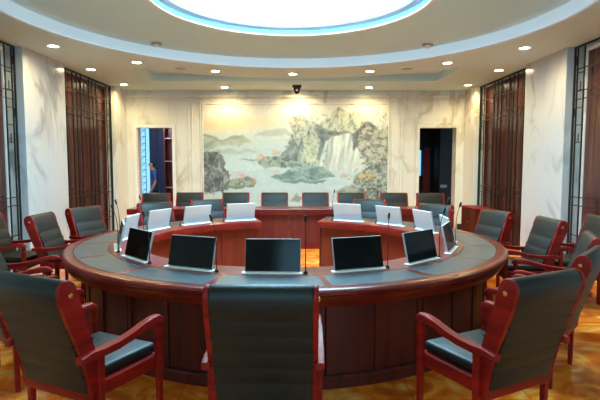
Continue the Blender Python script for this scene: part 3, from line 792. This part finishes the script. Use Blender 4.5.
# ------------------------------------------------------------------ rooms beyond the doorways
YC = YB + .25
bm = BM(); box(bm, -5.9, -1.9, 15.0, 15.2, 0, .25); box(bm, -5.9, -1.9, 15.0, 15.2, 2.9, 3.2)
for a, b in ((-5.9, -4.86), (-4.44, -4.24), (-4.17, -1.9)): box(bm, a, b, 15.0, 15.2, .25, 2.9)
struct('wall_back.001', bm, M['navy'])
bm = BM(); box(bm, -6.0, -5.9, YC, 15.2, 0, 3.2); struct('wall_left.001', bm, M['navy'])
bm = BM(); box(bm, -1.9, -1.8, YC, 15.2, 0, 3.2); struct('wall_right.001', bm, M['navy'])
bm = BM(); box(bm, -6.0, -1.8, YC, 15.2, 3.0, 3.2); struct('ceiling.002', bm, M['navy'])
for n, (a, b) in enumerate(((-4.86, -4.44), (-4.24, -4.17))):
    w = bpy.data.objects.new('window_%d' % wn, None); COL.objects.link(w); w['kind'] = 'structure'; wn += 1
    bm = BM(); box(bm, a, b, 15.09, 15.10, .25, 2.9); obj('pane', bm, M['glass'], w)
    bm = BM()
    for x0, x1, z0, z1 in ((a, a + .02, .25, 2.9), (b - .02, b, .25, 2.9), (a, b, .25, .28), (a, b, 2.87, 2.9)): box(bm, x0, x1, 15.02, 15.12, z0, z1)
    if n == 0:
        box(bm, a + .27, a + .285, 15.03, 15.05, .28, 2.87)
        for q in range(13):
            zz = .4 + q * .2
            box(bm, a + .02, a + .27, 15.03, 15.045, zz - .006, zz + .006)
            vs = box(bm, a + .02, a + .036, 15.03, 15.045, zz, zz + .2)
            for v in vs[4:]: v.co.x += .23
    obj('frame', bm, M['navy'], w)
t = thing('added_lamp', 'added unseen ceiling lamp brightening the corridor beyond the left doorway', 'ceiling lamp', (-3.9, 13.0, 3.0))  # made-up fixture, out of view, added to brighten the corridor
bm = BM(); lathe(bm, [(0, -.07), (.13, -.06), (.16, 0), (0, 0)], 24); obj('shade', bm, M['white'], t, True)
li = bpy.data.lights.new('added_corridor_light', 'POINT'); li.energy = 22; li.color = (.8, .9, 1); li.shadow_soft_size = .1  # added point light for the man and the shelving
lo = bpy.data.objects.new('lamp', li); COL.objects.link(lo); lo.parent = t; lo.location = (0, 0, -.18)
t = thing('display_shelf', 'dark red wooden shelving with pale shelf edges inside the left doorway', 'shelf', (-3.25, 14.0, 0))
bm = BM(); box(bm, -.5, .5, .28, .32, 0, 2.8); obj('back_board', bm, M['maroon'], t)
for s in (-1, 1):
    x0, x1 = sorted((s * .5, s * .47)); bm = BM(); box(bm, x0, x1, 0, .28, 0, 2.8); obj('side_board', bm, M['maroon'], t)
for zz in (.12, .9, 1.65, 2.3, 2.74):
    bm = BM(); box(bm, -.47, .47, 0, .28, zz - .012, zz + .012); obj('shelf_board', bm, M['pale_shelf'], t)

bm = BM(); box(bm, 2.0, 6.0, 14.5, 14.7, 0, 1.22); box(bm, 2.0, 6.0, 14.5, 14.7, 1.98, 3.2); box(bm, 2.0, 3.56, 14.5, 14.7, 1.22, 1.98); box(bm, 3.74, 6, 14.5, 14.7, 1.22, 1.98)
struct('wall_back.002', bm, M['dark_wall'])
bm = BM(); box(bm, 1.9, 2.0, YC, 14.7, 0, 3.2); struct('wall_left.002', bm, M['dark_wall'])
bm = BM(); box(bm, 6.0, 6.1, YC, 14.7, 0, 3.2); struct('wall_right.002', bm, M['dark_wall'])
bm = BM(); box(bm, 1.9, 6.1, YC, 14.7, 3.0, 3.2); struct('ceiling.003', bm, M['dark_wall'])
w = bpy.data.objects.new('window_%d' % wn, None); COL.objects.link(w); w['kind'] = 'structure'; wn += 1
bm = BM(); box(bm, 3.56, 3.74, 14.59, 14.6, 1.22, 1.98); obj('pane', bm, M['glass'], w)
bm = BM(); box(bm, 3.54, 3.56, 14.48, 14.6, 1.2, 2.0); box(bm, 3.74, 3.76, 14.48, 14.6, 1.2, 2.0); box(bm, 3.54, 3.76, 14.48, 14.6, 1.2, 1.22); obj('frame', bm, M['black_plastic'], w)
t = thing('curtain', 'dull pink curtain hanging beside the bright slit window inside the right doorway', 'curtain', (3.84, 14.4, 0))
bm = BM()
pts = [(.2 * (k / 24 - .5), .022 * math.sin(k * 1.05)) for k in range(25)]
a = [bm.verts.new((x, y, .3)) for x, y in pts]; b = [bm.verts.new((x, y, 2.05)) for x, y in pts]
a2 = [bm.verts.new((x, y + .012, .3)) for x, y in pts]; b2 = [bm.verts.new((x, y + .012, 2.05)) for x, y in pts]
for k in range(24):
    bm.faces.new((a[k], a[k + 1], b[k + 1], b[k])); bm.faces.new((a2[k + 1], a2[k], b2[k], b2[k + 1]))
obj('cloth', bm, M['pink_cloth'], t, True)
bm = BM(); tube(bm, [(-.14, .006, 2.06), (.14, .006, 2.06)], .012, 8); obj('rod', bm, M['black_metal'], t)
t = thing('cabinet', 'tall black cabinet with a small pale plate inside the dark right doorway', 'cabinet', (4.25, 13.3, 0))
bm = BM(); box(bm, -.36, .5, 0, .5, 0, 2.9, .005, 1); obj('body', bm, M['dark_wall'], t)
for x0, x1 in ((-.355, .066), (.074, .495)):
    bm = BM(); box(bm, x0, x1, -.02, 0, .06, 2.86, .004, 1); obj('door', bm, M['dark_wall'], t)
bm = BM(); box(bm, -.33, -.15, -.026, -.02, .93, 1.01, .002, 1); q = obj('plate', bm, M['grey'], t); q['label'] = 'small pale rectangular plate'

# ------------------------------------------------------------------ man in the left doorway
def skin_body():
    P = {'pel': (0, 0, .90), 'waist': (0, .01, 1.02), 'chest': (0, .02, 1.22), 'up': (0, .005, 1.34), 'neck': (0, -.02, 1.41), 'chin': (0, -.045, 1.48), 'head': (0, -.045, 1.56), 'crown': (0, -.035, 1.62),
         'shL': (.17, .01, 1.34), 'elL': (.21, .05, 1.09), 'wrL': (.19, -.06, .88), 'haL': (.185, -.09, .80),
         'shR': (-.17, .01, 1.34), 'elR': (-.21, .06, 1.09), 'wrR': (-.19, -.03, .87), 'haR': (-.185, -.05, .79),
         'hiL': (.09, 0, .86), 'knL': (.10, -.08, .48), 'anL': (.10, .04, .09), 'toL': (.10, -.11, .035),
         'hiR': (-.09, 0, .86), 'knR': (-.10, .02, .47), 'anR': (-.10, .16, .10), 'toR': (-.10, .03, .035)}
    Rr = {'pel': .125, 'waist': .12, 'chest': .135, 'up': .11, 'neck': .055, 'chin': .07, 'head': .088, 'crown': .07, 'sh': .062, 'el': .045, 'wr': .034, 'ha': .038, 'hi': .085, 'kn': .06, 'an': .045, 'to': .036}
    E = [('pel', 'waist'), ('waist', 'chest'), ('chest', 'up'), ('up', 'neck'), ('neck', 'chin'), ('chin', 'head'), ('head', 'crown')]
    for s in 'LR':
        E += [('up', 'sh' + s), ('sh' + s, 'el' + s), ('el' + s, 'wr' + s), ('wr' + s, 'ha' + s), ('pel', 'hi' + s), ('hi' + s, 'kn' + s), ('kn' + s, 'an' + s), ('an' + s, 'to' + s)]
    names = list(P)
    me = bpy.data.meshes.new('body'); me.from_pydata([P[n] for n in names], [(names.index(a), names.index(b)) for a, b in E], [])
    o = bpy.data.objects.new('body', me); COL.objects.link(o)
    md = o.modifiers.new('skin', 'SKIN'); md.use_smooth_shade = True
    for i, n in enumerate(names):
        r = Rr.get(n, Rr.get(n[:2])); v = me.skin_vertices[0].data[i]
        v.radius = (r, r * (.8 if n in ('pel', 'waist', 'chest', 'up') else 1)); v.use_root = n == 'pel'
    o.modifiers.new('sub', 'SUBSURF').levels = 2; o.modifiers['sub'].render_levels = 2
    dg = bpy.context.evaluated_depsgraph_get()
    m2 = bpy.data.meshes.new_from_object(o.evaluated_get(dg), depsgraph=dg)
    bpy.data.objects.remove(o)
    return m2
man = thing('person', 'person in a blue short-sleeved shirt walking past inside the left doorway', 'person', (-4.02, 13.9, 0), R(-72))
bmesh_body = skin_body()
for mt in ('skin', 'shirt', 'trousers', 'shoe'): bmesh_body.materials.append(M[mt])
# one continuous body; cloth shown by material zones plus fitted garments
b_o = bpy.data.objects.new('body', bmesh_body); COL.objects.link(b_o); b_o.parent = man
while len(bmesh_body.materials) > 4: bmesh_body.materials.pop(index=0)
for p in bmesh_body.polygons:
    p.material_index = 0; p.use_smooth = True
def garment(name, mat, keep, off):
    bm = BM(); bm.from_mesh(bmesh_body); bm.normal_update()
    dead = [f for f in bm.faces if not keep(f.calc_center_median())]
    bmesh.ops.delete(bm, geom=dead, context='FACES')
    for v in bm.verts: v.co += v.normal * off
    o = obj(name, bm, mat, man, True); o.data.polygons.foreach_set('material_index', [0] * len(o.data.polygons)); return o
garment('shirt', M['shirt'], lambda c: c.z < 1.40 and c.z > .84 and (abs(c.x) < .155 or c.z > 1.14) , .012)
garment('trousers', M['trousers'], lambda c: c.z < .93 and c.z > .08 and abs(c.x) < .165, .009)
garment('shoe', M['shoe'], lambda c: c.z < .1 and c.x > 0, .008); garment('shoe', M['shoe'], lambda c: c.z < .1 and c.x <= 0, .008)
garment('hair', M['hair'], lambda c: c.z > 1.5 and (c.z > 1.60 or c.y > -.045 + (1.56 - c.z) * .3), .012)
bm = BM(); tube(bm, [(0, -.125, 1.575), (0, -.15, 1.545), (0, -.15, 1.535)], [.010, .016, .010], 8)
obj('nose', bm, M['skin'], man, True)
for s in (-1, 1):
    bm = BM(); bmesh.ops.create_uvsphere(bm, u_segments=10, v_segments=8, radius=.011); q = obj('eye', bm, M['hair'], man, True); q.location = (s * .032, -.122, 1.572)
    bm = BM(); bmesh.ops.create_uvsphere(bm, u_segments=10, v_segments=8, radius=.026, matrix=Matrix.Diagonal((.4, .7, 1.1, 1))); q = obj('ear', bm, M['skin'], man, True); q.location = (s * .09, -.035, 1.55)
    for f in range(5):   # fingers
        hx, hy, hz = s * .186, (-.09 if s > 0 else -.05), .79
        yo = (f - 1.5) * .017
        ln = (.07, .082, .078, .062, .05)[f]
        bm = BM()
        if f < 4: tube(bm, [(hx, hy + yo, hz), (hx, hy + yo - .006, hz - ln * .5), (hx - s * .012, hy + yo - .012, hz - ln)], [.010, .009, .007], 8)
        else: tube(bm, [(hx, hy - .02, hz + .03), (hx - s * .01, hy - .05, hz), (hx - s * .02, hy - .052, hz - .03)], [.011, .010, .008], 8)
        obj('finger', bm, M['skin'], man, True)

# ------------------------------------------------------------------ light and colour management
w = bpy.data.worlds.new('world'); sc.world = w; w.use_nodes = True
bg = w.node_tree.nodes['Background']; bg.inputs['Color'].default_value = (.34, .70, 1, 1); bg.inputs['Strength'].default_value = .45
vs = sc.view_settings
vs.view_transform = 'Standard'; vs.look = 'None'; vs.gamma = 1; vs.use_curve_mapping = False; vs.exposure = 1.6
